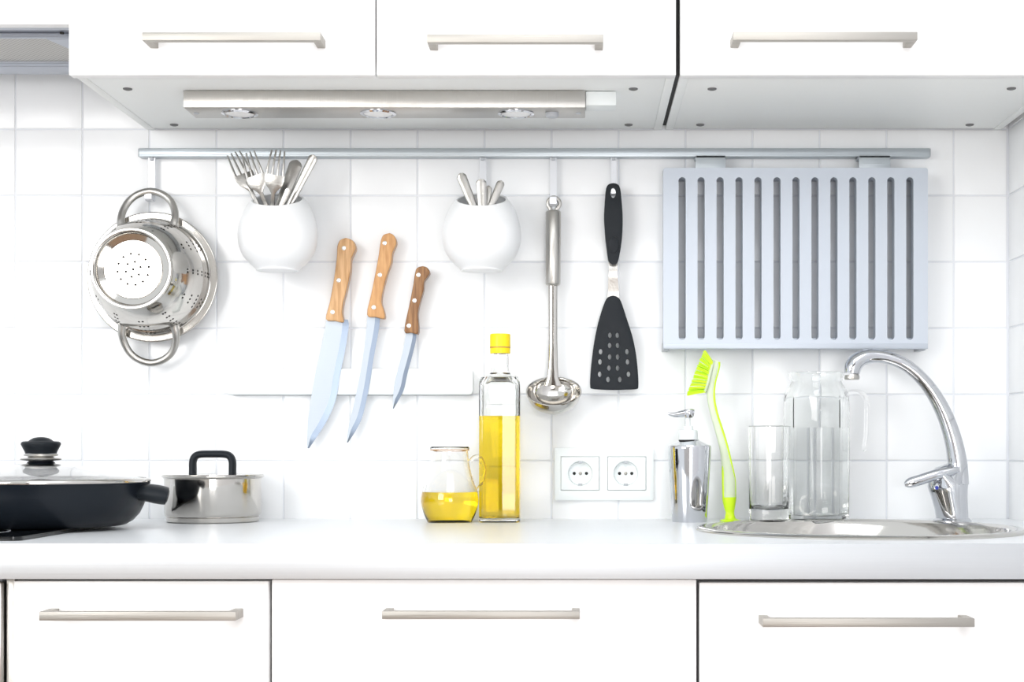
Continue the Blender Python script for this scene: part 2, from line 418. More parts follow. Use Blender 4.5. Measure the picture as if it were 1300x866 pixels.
b = NB(); tube(b, [TZ(548,560)+Vector((0,-0.006,0)), TZ(545,560)+Vector((0,-0.024,0.0)), TZ(540,535)+Vector((0,-0.024,0))], [0.013,0.012,0.006], 20, up=(0,0,1)); obj('lever_joint', b, 'chrome', t)
b = NB(); lathe(b, [(0,0),(0.0028,0),(0.0028,0.001),(0,0.0012)], 16, TZ(506,584)+Vector((0,-0.0265,0)), 'Y')
b.transform(Matrix.Identity(4)); obj('temperature_mark', b, 'blue', t)

# ------------------------------------------------------------------ upper cabinets
ZB, ZT = 1.517, 2.2
def upper(label, xa, xb, doors, screws, zb=ZB, depth=0.33, zdoor=None):
    t = thing('wall_cabinet', label, 'cabinet', ((xa+xb)/2, -0.16, zb), 'white wall cabinets')
    b = NB()
    for q in ((xa, xa+0.0125), (xb-0.0125, xb)): box(b, q[0], q[1], -depth, -0.002, zb, ZT, 0.0004)
    box(b, xa+0.0125, xb-0.0125, -depth, -0.002, ZT-0.016, ZT)
    obj('carcass', b, 'carcass', t)
    b = NB(); box(b, xa+0.0128, xb-0.0128, -depth, -0.010, zb+0.0006, zb+0.016, 0.0003); obj('bottom_panel', b, 'carcass', t)
    b = NB(); box(b, xa+0.0125, xb-0.0125, -0.008, -0.003, zb+0.002, ZT-0.016); obj('back_panel', b, 'low_carcass', t)
    for (da, db, h) in doors:
        b = NB(); box(b, da, db, -depth-0.02, -depth-0.002, zdoor or zb-0.003, ZT, 0.0012)
        dr = obj('door', b, 'cab', t)
        if h: obj('handle', bar_handle_bm(*h), 'handle', dr)
    for px, py in screws:
        d = DW-(zb-CZ)*F/(VY-py); x = (px-VX)*S(d)
        b = NB(); lathe(b, [(0,-0.0018),(0.0035,-0.0018),(0.0062,-0.0008),(0.0065,0.0008),(0,0.0008)], 20, (x,-d,zb)); obj('screw_cap', b, 'low_carcass', t)
    return t
s3 = S(0.388)
def uh(x0, x1, yc): return ((x0-VX)*s3, (x1-VX)*s3, -0.388, -0.349, CZ+(VY-yc)*s3-0.0055, CZ+(VY-yc)*s3+0.0055)
upper('double white wall cabinet above the light strip, two doors with bar handles', -0.685, 0.1310,
      [(-0.6865,-0.2745,uh(180,407,46)),(-0.2722,0.1305,uh(542,766,48.5))], [(162,113),(221,158.5),(804,113),(798,158.5)])
upper('white wall cabinet at right, above the slotted rack', 0.1372, 0.669,
      [(0.1365,0.6695,uh(931,1165,45.5))], [(904,113),(889,158.5),(1284,112.5),(1231,158.5)])
b = NB(); box(b, 0.6695, XR-0.0005, -0.32, -0.002, ZB+0.012, ZT)
tag(obj('filler_strip', b, 'darkwood', loc=(0.675,-0.16,ZB+0.012)), 'dark filler strip between the right wall cabinet and the side wall', 'panel')
b = NB(); box(b, 0.1313, 0.1369, -0.325, -0.02, ZB+0.003, ZT)  # black strip painted in for the shade of the open gap
tag(obj('joint_shade', b, 'gap', loc=(0.134,-0.16,ZB)), 'black strip standing for the shade in the gap between the two wall cabinets', 'shade strip')
upper('white wall cabinet over the cooker hood at far left', -1.29, -0.6875, [(-1.29,-0.6872,None)], [], zb=1.640, zdoor=1.5825)

# hood
t = thing('cooker_hood', 'grey metal cooker hood with mesh filter at top left corner', 'hood', (-0.99, -0.2, WC))
xa, xb = -1.285, -0.6885
b = NB(); box(b, xa, xb, -0.329, -0.074, WC, 1.639, 0.0015); obj('housing', b, 'hood', t)
b = NB(); box(b, xa, xb, -0.328, -0.312, WC-0.003, WC, 0.001); obj('front_lip', b, 'hoodlight', t)
b = NB(); box(b, xa, xb, -0.122, -0.076, WC-0.0025, WC, 0.001); obj('rear_strip', b, 'hoodlight', t)
b = NB(); pts = [Vector((x,y,WC-0.003)) for x, y in rrect(xa+0.02, xb-0.010, -0.288, -0.145, 0.022, 8)]
tube(b, pts, 0.0055, 10, flat=0.8, up=(0,0,1), loop=True); obj('filter_frame', b, 'hoodlight', t)
b = NB(); box(b, xa+0.022, xb-0.012, -0.286, -0.147, WC-0.002, WC); fl = obj('filter', b, 'filter', t)
b = NB(); s = NB(); q = [(-0.745,-0.272),(-0.703,-0.272),(-0.703,-0.175),(-0.716,-0.175)]
f = s.faces.new([s.verts.new((x,y,WC-0.0022)) for x,y in q]); r = bmesh.ops.extrude_face_region(s, geom=[f])
for g in r['geom']:
    if isinstance(g, bmesh.types.BMVert): g.co.z = WC-0.0036
merge(b, s); obj('latch_plate', b, 'hoodlight', fl)
b = NB(); tube(b, [Vector(v) for v in catmull([(-0.722,-0.235,WC-0.0045),(-0.718,-0.215,WC-0.006),(-0.712,-0.2,WC-0.006),(-0.703,-0.21,WC-0.0045)],5)], 0.0015, 8, up=(0,0,1)); obj('latch', b, 'greyplastic', fl)
b = NB(); lathe(b, [(0,-0.0042),(0.0028,-0.0042),(0.003,-0.002),(0,-0.002)], 14, (-0.7135,-0.3,WC)); obj('screw', b, 'hole', t)

# under-cabinet light strip
t = thing('light_strip', 'long stainless light strip with three round lamps under the double wall cabinet', 'light', (-0.27, -0.22, ZB-0.025))
zu = CZ+0.4815
b = NB(); box(b, -0.558, 0.009, -0.254, -0.190, zu, ZB-0.0002, 0.0012); obj('housing', b, 'satin', t)
b = NB(); box(b, -0.558, 0.009, -0.2552, -0.2542, zu+0.0006, ZB-0.0004, 0.0003); obj('front_plate', b, 'satin', t)
sc = (DW-0.2235)/F
for px in (304, 480, 655):
    x = (px-VX)*sc*1.0
    b = NB(); lathe(b, [(0.021,0),(0.026,0),(0.026,-0.0015),(0.022,-0.003),(0.021,-0.002)], 40, (x,-0.2225,zu), closed=True); rg = obj('lamp_ring', b, 'chrome', t)
    b = NB(); lathe(b, [(0,-0.0022),(0.014,-0.002),(0.0208,-0.0012),(0.0208,0)], 40, (x,-0.2225,zu)); obj('lens', b, 'lens', rg)
b = NB(); lathe(b, [(0,-0.006),(0.008,-0.006),(0.0095,-0.004),(0.0095,0),(0,0)], 28, ((701-VX)*sc,-0.222,zu)); obj('switch_knob', b, 'greyplastic', t)
for px in (249, 734):
    b = NB(); lathe(b, [(0,-0.0012),(0.0035,-0.0012),(0.0042,0),(0,0)], 16, ((px-VX)*sc,-0.222,zu)); obj('screw', b, 'greyplastic', t)
b = NB(); box(b, 0.0092, 0.053, -0.252, -0.215, ZB-0.0205, ZB-0.0004, 0.002); obj('end_cap', b, 'plastic', t, label='white plastic end piece')

# ------------------------------------------------------------------ hanging rail and hooks
rz0, rz1 = CZ+0.4597, CZ+0.4733
t = thing('hanging_rail', 'long grey aluminium rail on the tiles below the wall cabinets', 'rail', (-0.07, 0, rz0))
b = NB(); box(b, -0.6927, 0.5527, -0.020, -0.0004, rz0, rz1, 0.0012); obj('rail_profile', b, 'alu', t)
b = NB(); box(b, -0.6918, 0.5518, -0.0206, -0.0198, rz0+0.003, rz1-0.003, 0.0002); obj('front_band', b, 'alu', t)
for q in (-0.6937, 0.5527):
    b = NB(); box(b, q, q+0.001, -0.0195, -0.0008, rz0+0.0005, rz1-0.0005, 0.0003); obj('end_plate', b, 'greyplastic', t)

def hook(px, ybot, label, wpx=8.5):
    c = P(px, ybot, 0.014); x = c.x; zb_ = c.z; hw = wpx/2*S(0.014)
    t = thing('hook', label, 'hook', (x, -0.014, zb_), 'hooks on the rail')
    b = NB()
    path = [(-0.0128, rz0-0.0002), (-0.0128, zb_+0.004), (-0.0135, zb_+0.001), (-0.0165, zb_), (-0.030, zb_), (-0.0325, zb_+0.0015), (-0.033, zb_+0.004), (-0.033, zb_+0.012)]
    tube(b, [Vector((x, y, z)) for y, z in path], hw, 8, flat=0.0009/hw, up=(0,-1,0.0001), square=True) if False else None
    s = NB(); rows = []
    th = 0.0009
    n = len(path)
    for i, (y, z) in enumerate(path):
        a = Vector(path[max(i-1,0)]); c2 = Vector(path[min(i+1,n-1)]); tt = (c2-a).normalized(); nn = Vector((-tt.y, tt.x))
        rows.append([s.verts.new((x+sx*hw, y+nn.x*sn*th, z+nn.y*sn*th)) for sx, sn in ((-1,-1),(1,-1),(1,1),(-1,1))])
    for i in range(n-1):
        for k in range(4): s.faces.new((rows[i][k], rows[i][(k+1)%4], rows[i+1][(k+1)%4], rows[i+1][k]))
    s.faces.new(rows[0]); s.faces.new(rows[-1][::-1]); merge(b, s)
    obj('strip', b, 'hookw', t)
    b = NB(); box(b, x-hw*0.55, x+hw*0.55, -0.0175, -0.0120, rz0-0.005, rz0, 0.0008); obj('collar', b, 'greyplastic', t)
    return t
hook(192.5, 256, 'flat pale hook carrying the steel colander')
hook(352, 262, 'flat pale hook hidden behind the white pot of forks')
hook(613, 262, 'flat pale hook rising behind the right white cutlery pot')
hook(702.5, 262, 'flat pale hook carrying the steel ladle')
hook(779, 249, 'flat pale hook carrying the black spatula', 7)

# ------------------------------------------------------------------ slotted rack
RD = 0.052
rs = S(RD)
def RP(px, py): v = P(px, py, RD); return (v.x, v.z)
t = thing('slotted_rack', 'grey folding dish rack with thirteen long slots, hung from the rail', 'rack', (P(1010,443,0.04).x, -0.04, P(0,443,RD).z))
x0, z1 = RP(842, 213); x1, z0 = RP(1178, 443)
slots = []
for k in range(13):
    cx = 866+(1155-866)/12*k
    a, zt = RP(cx-4.6, 225); c_, zb_ = RP(cx+4.6, 431.5)
    slots.append(rrect(a, c_, zb_, zt, (c_-a)/2-0.00001, 6))
b = NB(); prism(b, rrect(x0, x1, z0+0.003, z1, 0.004, 4), -RD, -RD+0.016, holes=slots)
obj('slotted_panel', b, 'rack', t, smooth=40)
b = NB(); box(b, x0, x1, -RD-0.0012, -RD+0.012, z0, z0+0.0085, 0.001); obj('bottom_lip', b, 'rack', t)
for q in ((x0+0.0005, x0+0.010), (x1-0.010, x1-0.0005)):
    b = NB(); box(b, q[0], q[1], -RD+0.013, -0.001, z0-0.0015, z0+0.012, 0.001); obj('foot', b, 'greyplastic', t)
b = NB(); box(b, x0+0.006, x1-0.006, -0.0065, -0.0015, z0+0.012, z1-0.006, 0.0006) if False else box(b, x0+0.006, x0+0.012, -RD+0.0155, -0.001, z0+0.012, z1-0.01, 0.0006)
box(b, x1-0.012, x1-0.006, -RD+0.0155, -0.001, z0+0.012, z1-0.01, 0.0006)
box(b, x0+0.012, x1-0.012, -RD+0.0155, -0.001, z1-0.012, z1-0.006, 0.0006)
box(b, x0+0.012, x1-0.012, -RD+0.0155, -0.001, z0+0.012, z0+0.018, 0.0006)
obj('rear_frame', b, 'rack', t)
for pa, pb in ((883,921),(1090,1130)):
    xa_, xb_ = (pa-VX)*S(0.03), (pb-VX)*S(0.03)
    b = NB(); box(b, xa_, xb_, -0.033, -0.0305, z1-0.006, rz0-0.0006, 0.0006)
    box(b, xa_, xb_, -0.033, -0.004, rz0-0.0045, rz0-0.0006, 0.0008)
    box(b, xa_+0.002, xb_-0.002, -0.037, -0.03, z1-0.004, z1+0.001, 0.0005)
    obj('bracket', b, 'alu', t)

# ------------------------------------------------------------------ cutlery pots
def cup(px, label):
    d = 0.088; s = S(d); c = P(px, 344, d)
    t = thing('cutlery_pot', label, 'pot', (c.x, -d, c.z), 'white cutlery pots on the rail')
    pr = [(0,0.8),(24,0.8),(24.5,0),(26.5,0),(27.5,2.2),(34,8),(41,15.5),(46.5,25),(49.3,36),(49.8,47),(48.6,58),(45.6,69),(41,79),(36,86.5),(33,90)]
    outer = catmull([(r*s, h*s) for r,h in pr[3:]], 3)
    th = 0.0032
    inner = [(max(r-th,0.001), h) for r,h in outer if h > 0.004][::-1]
    prof = [(0,0.001),(24*s,0.001),(24.5*s,0)]+outer+[(33*s-0.0004, 90*s+0.0012),(33*s-0.0026,90*s+0.0010)]+inner+[(0,0.0055)]
    b = NB(); lathe(b, prof, 64, (0,0,0))
    for v in b.verts:
        h = v.co.z; k = max(0, min(1, (h-0.045)/(0.108-0.045))); k = k*k*(3-2*k)
        v.co.z += k*v.co.y*0.42
    b.transform(Matrix.Translation((c.x, -d, c.z)))
    obj('body', b, 'ceramic', t, smooth=50)
    b = NB(); box(b, c.x-0.011, c.x+0.011, -0.0335, -0.0355, c.z+0.06, c.z+0.085, 0.0004) if False else box(b, c.x-0.004, c.x+0.004, -0.036, -0.0325, c.z+0.062, c.z+0.095, 0.0006)
    obj('hanging_lug', b, 'ceramic', t)
    return t
cup(352.5, 'white pot full of forks, hung left above the knives')
cup(611.5, 'white pot with short handles sticking out, hung beside the ladle')

def outline_strip(hw_list, th, bend):
    """hw_list: (z, halfwidth); returns bmesh of a thin flat tapered strip lying in XZ"""
    s = NB(); rows = []
    for z, hw in hw_list:
        y = bend(z)
        rows.append([s.verts.new((a*hw, y+bq*th/2, z)) for a, bq in ((-1,0),(-0.75,-1),(0,-1.25),(0.75,-1),(1,0),(0.75,1),(0,0.8),(-0.75,1))])
    for i in range(len(rows)-1):
        for k in range(8): s.faces.new((rows[i][k], rows[i][(k+1)%8], rows[i+1][(k+1)%8], rows[i+1][k]))
    s.faces.new(rows[0]); s.faces.new(rows[-1][::-1]); return s
def place(b, top, low, L, roll=0.0):
    """stand a piece built along +Z (its top end at z=L) so the top end is at 'top' and its axis runs to 'low'"""
    ax = (top-low).normalized()
    x = Vector((0,-1,0)).cross(ax).normalized()*1.0; x = -x if x.x < 0 else x
    y = ax.cross(x).normalized()
    R = Matrix((( x.x,y.x,ax.x),(x.y,y.y,ax.y),(x.z,y.z,ax.z))).to_4x4()
    b.transform(Matrix.Translation(top-ax*L) @ R @ Matrix.Rotation(roll,4,'Z'))
    return top-ax*L
def fork(tip, low, L, label, roll=0.0):
    b = NB()
    bend = lambda z: -0.006*math.sin(max(0,min(1,(z-L*0.5)/(L*0.5)))*PI) 
    hd = [(0,0.006),(0.002,0.0075),(L*0.3,0.006),(L*0.5,0.0035),(L-0.066,0.0032),(L-0.060,0.0072),(L-0.054,0.0125),(L-0.046,0.0150),(L-0.038,0.0150)]
    hh_ = []
    for i in range(len(hd)-1):
        for k in range(3): u = k/3; hh_.append((hd[i][0]*(1-u)+hd[i+1][0]*u, hd[i][1]*(1-u)+hd[i+1][1]*u))
    hh_.append(hd[-1])
    merge(b, outline_strip(hh_, 0.0016, bend))
    for k in range(4):
        x = -0.0126+k*0.0084
        pts = []; rr = []
        for j in range(7):
            u = j/6; z = L-0.039+0.039*u*(0.97 if k in (0,3) else 1)
            pts.append(Vector((x*(1-0.22*u), bend(z)-0.0005*u, z))); rr.append(0.0022*(1-0.45*u))
        tube(b, pts, rr, 8, flat=0.6)
    base = place(b, tip, low, L, roll)
    o = obj('fork', b, 'cutlery', loc=base); return tag(o, label, 'fork', 'forks in the left cutlery pot')
dA = 0.092
fork(P(296,194,0.080), P(320,246,0.084), 0.165, 'steel fork leaning furthest left in the left pot, partly behind another', 0.25)
fork(P(315,193.5,0.094), P(334,250,0.093), 0.168, 'steel fork second from left in the left pot, overlapping its neighbour', -0.1)
fork(P(353.5,190.5,0.104), P(347,250,0.098), 0.165, 'upright steel fork in the middle of the left pot', 0.0)
def cut(top, low, L, hw, label, group, tint='cutlery'):
    b = NB(); n = 14; h = []
    for k in range(n+1):
        u = k/n; z = L*u
        wdt = hw*(0.55+0.45*u)
        if L-z < hw: q = (L-z)/hw; wdt *= math.sqrt(max(0.02, 1-(1-q)**2))
        h.append((z, wdt))
    for q in (0.75,0.5,0.25,0.1):
        h.append((L-hw*q, hw*math.sqrt(max(0.02,1-(1-q)**2))))
    h = sorted(set(h)); 
    merge(b, outline_strip(h, 0.0022, lambda z: 0.0))
    base = place(b, top, low, L)
    o = obj('cutlery_piece', b, tint, loc=base); return tag(o, label, 'cutlery', group)
g1 = 'handles in the left cutlery pot'; g2 = 'handles in the right cutlery pot'
cut(P(377.5,203.5,0.080), P(362,245,0.085), 0.125, 9.0*S(0.08), 'broad rounded steel handle just right of the upright fork', g1)
cut(P(399.5,197,0.098), P(370,255,0.092), 0.135, 6.3*S(0.08), 'long narrow steel handle leaning furthest right in left pot', g1)
cut(P(367,239,0.112), P(357,262,0.110), 0.055, 4.5*S(0.08), 'short low steel handle at the right pot rim of the left pot', g1)['label'] = 'lowest steel handle in left pot, between fork and long handle'
cut(P(584,220,0.098), P(601,262,0.096), 0.10, 6.6*S(0.08), 'tall steel handle leaning left in the right pot', g2)
cut(P(610.5,227,0.102), P(612.5,262,0.100), 0.10, 7.0*S(0.08), 'upright steel handle in the middle of the right pot', g2)
cut(P(620.5,236,0.078), P(618,262,0.082), 0.085, 4.5*S(0.08), 'short narrow steel handle behind the upright one in right pot', g2)
cut(P(637,229.5,0.092), P(624,260,0.094), 0.10, 5.4*S(0.08), 'steel handle leaning right in the right pot', g2)

# ------------------------------------------------------------------ colander
cd = 0.030
cc = P(194, 352, cd)
t = thing('colander', 'steel colander hung upside-down from the rail, base ring facing out', 'colander', (cc.x, -cd, P(0,462,cd).z))
KH = 1.2
pr = [(0.1010,0.0),(0.1022,0.0010),(0.1012,0.0020),(0.0990,0.0022),(0.0940,0.0024),(0.0905,0.0028),(0.0890,0.0050),(0.0880,0.014),(0.0855,0.030),(0.0805,0.046),(0.073,0.061),(0.064,0.074),(0.0585,0.080)]
pr = [(r, h*KH) for r, h in pr]
outer = catmull(pr, 3)
inner = [(max(r-0.0012,0.001), h-0.0004) for r,h in outer if h > 0.003][::-1]
b = NB(); lathe(b, outer+[(0.0,0.080*KH),(0.0,0.0788*KH)]+inner[1:]+[(0.0925,0.0)], 96, cc, 'Y', closed=False)
obj('bowl', b, 'steel', t, smooth=50)
b = NB(); lathe(b, [(0.0575,0.078),(0.0588,0.080),(0.0606,0.092),(0.0600,0.0935),(0.0560,0.0940),(0.0548,0.0930),(0.0530,0.0860),(0.046,0.0835),(0.0445,0.0830),(0.0445,0.078)], 80, cc+Vector((0,-0.016,0)), 'Y', closed=True)
obj('foot_ring', b, 'steel', t, smooth=50)
b = NB(); lathe(b, [(0,0.0838),(0.030,0.0840),(0.0435,0.0836),(0.0450,0.0815),(0.045,0.0802),(0,0.0802)], 64, cc+Vector((0,-0.016,0)), 'Y'); bd = obj('base_disc', b, 'steel', t)
b = NB(); n = 0
for rr, cnt, a in ((0,1,0),(0.0115,6,0.3),(0.0235,12,0.15)):
    for k in range(cnt):
        an = a+2*PI*k/max(cnt,1)
        lathe(b, [(0,0.0844),(0.0019,0.0844),(0.0020,0.0835)], 8, cc+Vector((0,-0.016,0))+Vector((rr*math.cos(an),0,rr*math.sin(an))), 'Y')
obj('drain_hole_shade', b, 'hole', bd)  # solid dark discs, painted as the shade in the base holes
# dark discs painted as the shade in the wall perforations, grouped round the bowl
def bowl_at(u):                                                    # u 0..1 up the wall
    i = u*(len(outer)-1-18)+16; k = int(i); f_ = i-k
    p, q = outer[k], outer[min(k+1,len(outer)-1)]
    return p[0]*(1-f_)+q[0]*f_, p[1]*(1-f_)+q[1]*f_, q[0]-p[0], q[1]-p[1]
b = NB()
def dot(an, u):
    r, h, dr, dh = bowl_at(u); L = math.hypot(dr, dh); nr, nh = dh/L, -dr/L
    e = Vector((math.cos(an), 0, math.sin(an))); ax = Vector((0,-1,0))
    nrm = (e*nr+ax*nh).normalized(); p = cc+e*r+ax*h+nrm*0.0003
    t1 = nrm.cross(Vector((-math.sin(an),0,math.cos(an)))).normalized(); t2 = nrm.cross(t1)
    ring = [b.verts.new(p+t1*0.0017*math.cos(2*PI*k/8)+t2*0.0017*math.sin(2*PI*k/8)) for k in range(8)]
    low = [b.verts.new(v.co-nrm*0.0006) for v in ring]
    b.faces.new(ring)
    for k in range(8): b.faces.new((ring[k], low[k], low[(k+1)%8], ring[(k+1)%8]))
for g in range(12):
    a0 = 2*PI*g/12+0.02
    if g % 2 == 0:
        for rr_ in (-0.022, 0.022+0.0):
            for k in range(7): dot(a0+rr_*1.3, 0.10+0.11*k)
    else:
        for i, row in enumerate((2,3,4,3,2)):
            for k in range(row): dot(a0+(k-(row-1)/2)*0.075, 0.12+i*0.15)
obj('wall_hole_shade', b, 'hole', t, kind='stuff')
def coll_handle(top):
    b = NB(); sg = 1 if top else -1
    cx = cc.x-0.0035 if top else cc.x-0.002
    z_in = cc.z+sg*0.082; zo = cc.z+sg*0.1355
    pts = [(-0.040,-0.016,z_in-sg*0.006),(-0.042,-0.014,z_in+sg*0.006),(-0.0405,-0.009,z_in+sg*0.020),(-0.033,-0.004,z_in+sg*0.036),(-0.019,-0.002,z_in+sg*0.0475),(0,-0.001,zo-sg*0.001),
           (0.019,-0.002,z_in+sg*0.0475),(0.033,-0.004,z_in+sg*0.036),(0.0405,-0.009,z_in+sg*0.020),(0.042,-0.014,z_in+sg*0.006),(0.040,-0.016,z_in-sg*0.006)]
    pts = catmull(pts, 5)
    n = len(pts); rad = [0.0056+0.0022*abs(2*i/(n-1)-1)**6 for i in range(n)]
    tube(b, [Vector((cx+x, -cd+y, z)) for x,y,z in pts], rad, 16, flat=0.8)
    obj('handle', b, 'satin', t, smooth=60)
    for q in (-0.040, 0.040):
        b2 = NB(); box(b2, cx+q-0.008, cx+q+0.008, -cd-0.0185, -cd-0.010, min(z_in-sg*0.010,z_in+sg*0.001), max(z_in-sg*0.010,z_in+sg*0.001), 0.002)
        obj('handle_bracket', b2, 'satin', t)
coll_handle(True); coll_handle(False)

# ------------------------------------------------------------------ knife bar and knives
def kz(x, y, d): v = P(280+x/2.794, 280+y/2.794, d); return (v.x, v.z)
t = thing('knife_bar', 'white magnetic knife bar fixed on the tiles', 'knife holder', (P(443,0,0).x, 0, P(0,502,0.018).z))
a, zt = P(287,468,0.018).x, P(0,468,0.018).z; c_, zb_ = P(600.5,0,0.018).x, P(0,501,0.018).z
b = NB(); prism(b, rrect(a, c_, zb_, zt, 0.0068, 6), -0.018, -0.0028, 0.0016, 2); obj('bar', b, 'plastic', t)
b = NB(); prism(b, rrect(a+0.002, c_-0.002, zb_+0.0005, zt-0.0005, 0.006, 6), -0.0028, -0.0003); obj('back_plate', b, 'greyplastic', t)

def knife(hd, rv, sp, ed, edge_in, wood, label, hd_tip=None):
    dB, dH = 0.0195, 0.030
    t_loc = P(280+sp[-1][0]/2.794, 280+sp[-1][1]/2.794, dB)
    t = thing('kitchen_knife', label, 'knife', t_loc, 'knives on the magnetic bar')
    H = [kz(x,y,0.026) for x,y in catmull(hd+[hd[0]], 3)[:-1]]
    for ya, yb in ((-0.0195,-0.0120),(-0.0295,-0.0215)):
        b = NB(); prism(b, H, min(ya,yb), max(ya,yb), 0.0022 if ya < -0.02 else 0.001, 3); obj('handle_scale', b, wood, t, smooth=60)
    cxm = sum(p[0] for p in H)/len(H); czm = sum(p[1] for p in H)/len(H)
    tang = [(cxm+(x-cxm)*0.995, czm+(z-czm)*0.998) for x,z in H]
    b = NB(); prism(b, tang, -0.0215, -0.0195); obj('tang', b, 'blade', t)
    for x, y in rv:
        v = kz(x,y,0.030); b = NB(); lathe(b, [(0,0),(0.0034,0),(0.0034,0.0014),(0.0028,0.0018),(0,0.0019)], 20, (v[0], -0.0286, v[1]), 'Y'); obj('rivet', b, 'rivet', t)
    sp = catmull(sp, 4); ed = catmull(ed, 4)
    # blade: spine edge -> ground line -> cutting edge
    n = 30; s = NB(); rows = []
    def at(L, u):
        # by arc length
        ds = [0]
        for i in range(1, len(L)): ds.append(ds[-1]+math.dist(L[i], L[i-1]))
        q = u*ds[-1]
        for i in range(1, len(L)):
            if ds[i] >= q-1e-9:
                f_ = (q-ds[i-1])/max(ds[i]-ds[i-1],1e-9); return (L[i-1][0]*(1-f_)+L[i][0]*f_, L[i-1][1]*(1-f_)+L[i][1]*f_)
        return L[-1]
    b = NB(); b2 = NB(); r1 = []; r2 = []
    for k in range(n+1):
        u = k/n; p = at(sp, u); q = at(ed, u); wd = math.dist(p, q)
        f_ = max(0.0, 1-edge_in/max(wd,1e-6)) if wd > edge_in*1.6 else 0.375
        m = (p[0]+(q[0]-p[0])*f_, p[1]+(q[1]-p[1])*f_)
        P_, Q_, M_ = kz(*p,dB), kz(*q,dB), kz(*m,dB)
        r1.append((b.verts.new((P_[0],-0.0216,P_[1])), b.verts.new((M_[0],-0.0216,M_[1])), b.verts.new((M_[0],-0.0192,M_[1])), b.verts.new((P_[0],-0.0192,P_[1]))))
        r2.append((b2.verts.new((M_[0],-0.0216,M_[1])), b2.verts.new((Q_[0],-0.0197,Q_[1])), b2.verts.new((Q_[0],-0.0194,Q_[1])), b2.verts.new((M_[0],-0.0192,M_[1]))))
    for bb, rr in ((b,r1),(b2,r2)):
        for i in range(n):
            for k in range(4): bb.faces.new((rr[i][k], rr[i][(k+1)%4], rr[i+1][(k+1)%4], rr[i+1][k]))
        bb.faces.new(rr[0]); bb.faces.new(rr[-1][::-1])
    bl = obj('blade', b, 'blade', t); obj('cutting_edge', b2, 'bevel', bl)
    return t
knife([(445,62),(425,70),(415,92),(413,130),(404,200),(388,290),(374,350),(405,356),(437,361),(432,330),(436,290),(449,240),(461,180),(463,140),(472,118),(480,98),(470,72)],
      [(437,98),(419,212),(397,325)],
      [(378,348),(360,440),(338,540),(322,630),(311,710),(308,808)], [(452,352),(455,375),(444,450),(424,545),(410,630),(375,715),(314,808)], 22, 'wood1', 'largest knife, tan wooden handle and wide blade, leftmost on the bar')
knife([(600,45),(578,52),(568,76),(562,120),(550,185),(535,260),(520,335),(550,343),(582,348),(580,320),(571,290),(577,245),(592,190),(606,150),(610,115),(624,82),(616,54)],
      [(582,80),(565,193),(543,308)],
      [(522,333),(512,440),(496,545),(474,650),(457,720),(448,788)], [(566,338),(562,385),(543,490),(527,590),(505,690),(480,745),(452,788)], 17, 'wood2', 'narrow-bladed knife with orange-brown wooden handle, middle on the bar')
knife([(718,162),(698,168),(690,188),(684,228),(670,300),(652,392),(676,398),(700,402),(703,375),(700,330),(708,290),(720,248),(722,218),(733,202),(742,186),(734,168)],
      [(702,193),(688,284),(668,373)],
      [(660,390),(648,460),(632,520),(616,590),(611,667)], [(694,395),(694,420),(680,480),(662,545),(648,605),(614,668)], 13, 'wood3', 'smallest knife with dark brown wooden handle, rightmost on the bar')

# ------------------------------------------------------------------ ladle
LD = 0.024
def lz(x, y, d=LD): return P(640+x/2.547, 200+y/2.547, d)
t = thing('ladle', 'steel soup ladle hanging from a rail hook', 'ladle', (lz(158,0).x, -LD, P(0,527,0.05).z))
b = NB(); s_ = S(LD)
c0 = P(703, 260, 0.0225)
pts = [c0+Vector((x*s_, 0, z*s_)) for x, z in catmull([(-3.5,-8.5),(-4.5,-5),(-7.3,0),(-6.5,5),(-3,8.3),(0,9),(3,8.3),(6.5,5),(7.3,0),(4.5,-5),(3.5,-8.5)],4)]
tube(b, pts, 0.0034, 12, flat=0.5); obj('hanging_loop', b, 'satin', t)
b = NB(); A, B_ = P(702.5,267,LD), P(702,363,LD)
ax = B_-A
tube(b, [A, A+ax*0.012, A+ax*0.03, A+ax*0.97, A+ax*0.99, B_], [0.0075,0.0110,0.0122,0.0118,0.0108,0.008], 28); obj('grip', b, 'satin', t, smooth=50)
b = NB(); tube(b, [P(702,361,LD), P(702,430,LD), P(701.8,465,LD+0.002), P(701.5,480,LD+0.004), P(701.5,490,LD+0.006)], [0.0072,0.0070,0.0080,0.0095,0.014], 20, flat=[0.6,0.55,0.45,0.3,0.12]); obj('shaft', b, 'steel', t, smooth=60)
# bowl
b = NB(); R = 34.5*S(0.055); cb = P(703, 497.5, 0.055)
prof = []
for k in range(13): a_ = PI/2*k/12; prof.append((R*math.sin(a_), -R*0.78*math.cos(a_)))
prof += [(R+0.0012, 0.0006),(R+0.0008,0.0018),(R-0.0010,0.0012)]
for k in range(12, -1, -1): a_ = PI/2*k/12; prof.append(((R-0.0016)*math.sin(a_), -(R*0.78-0.0016)*math.cos(a_)))
s = NB(); lathe(s, prof, 56, (0,0,0))
s.transform(Matrix.Translation(cb) @ Matrix.Rotation(math.radians(33), 4, 'X'))
merge(b, s); obj('bowl', b, 'steel', t, smooth=50)

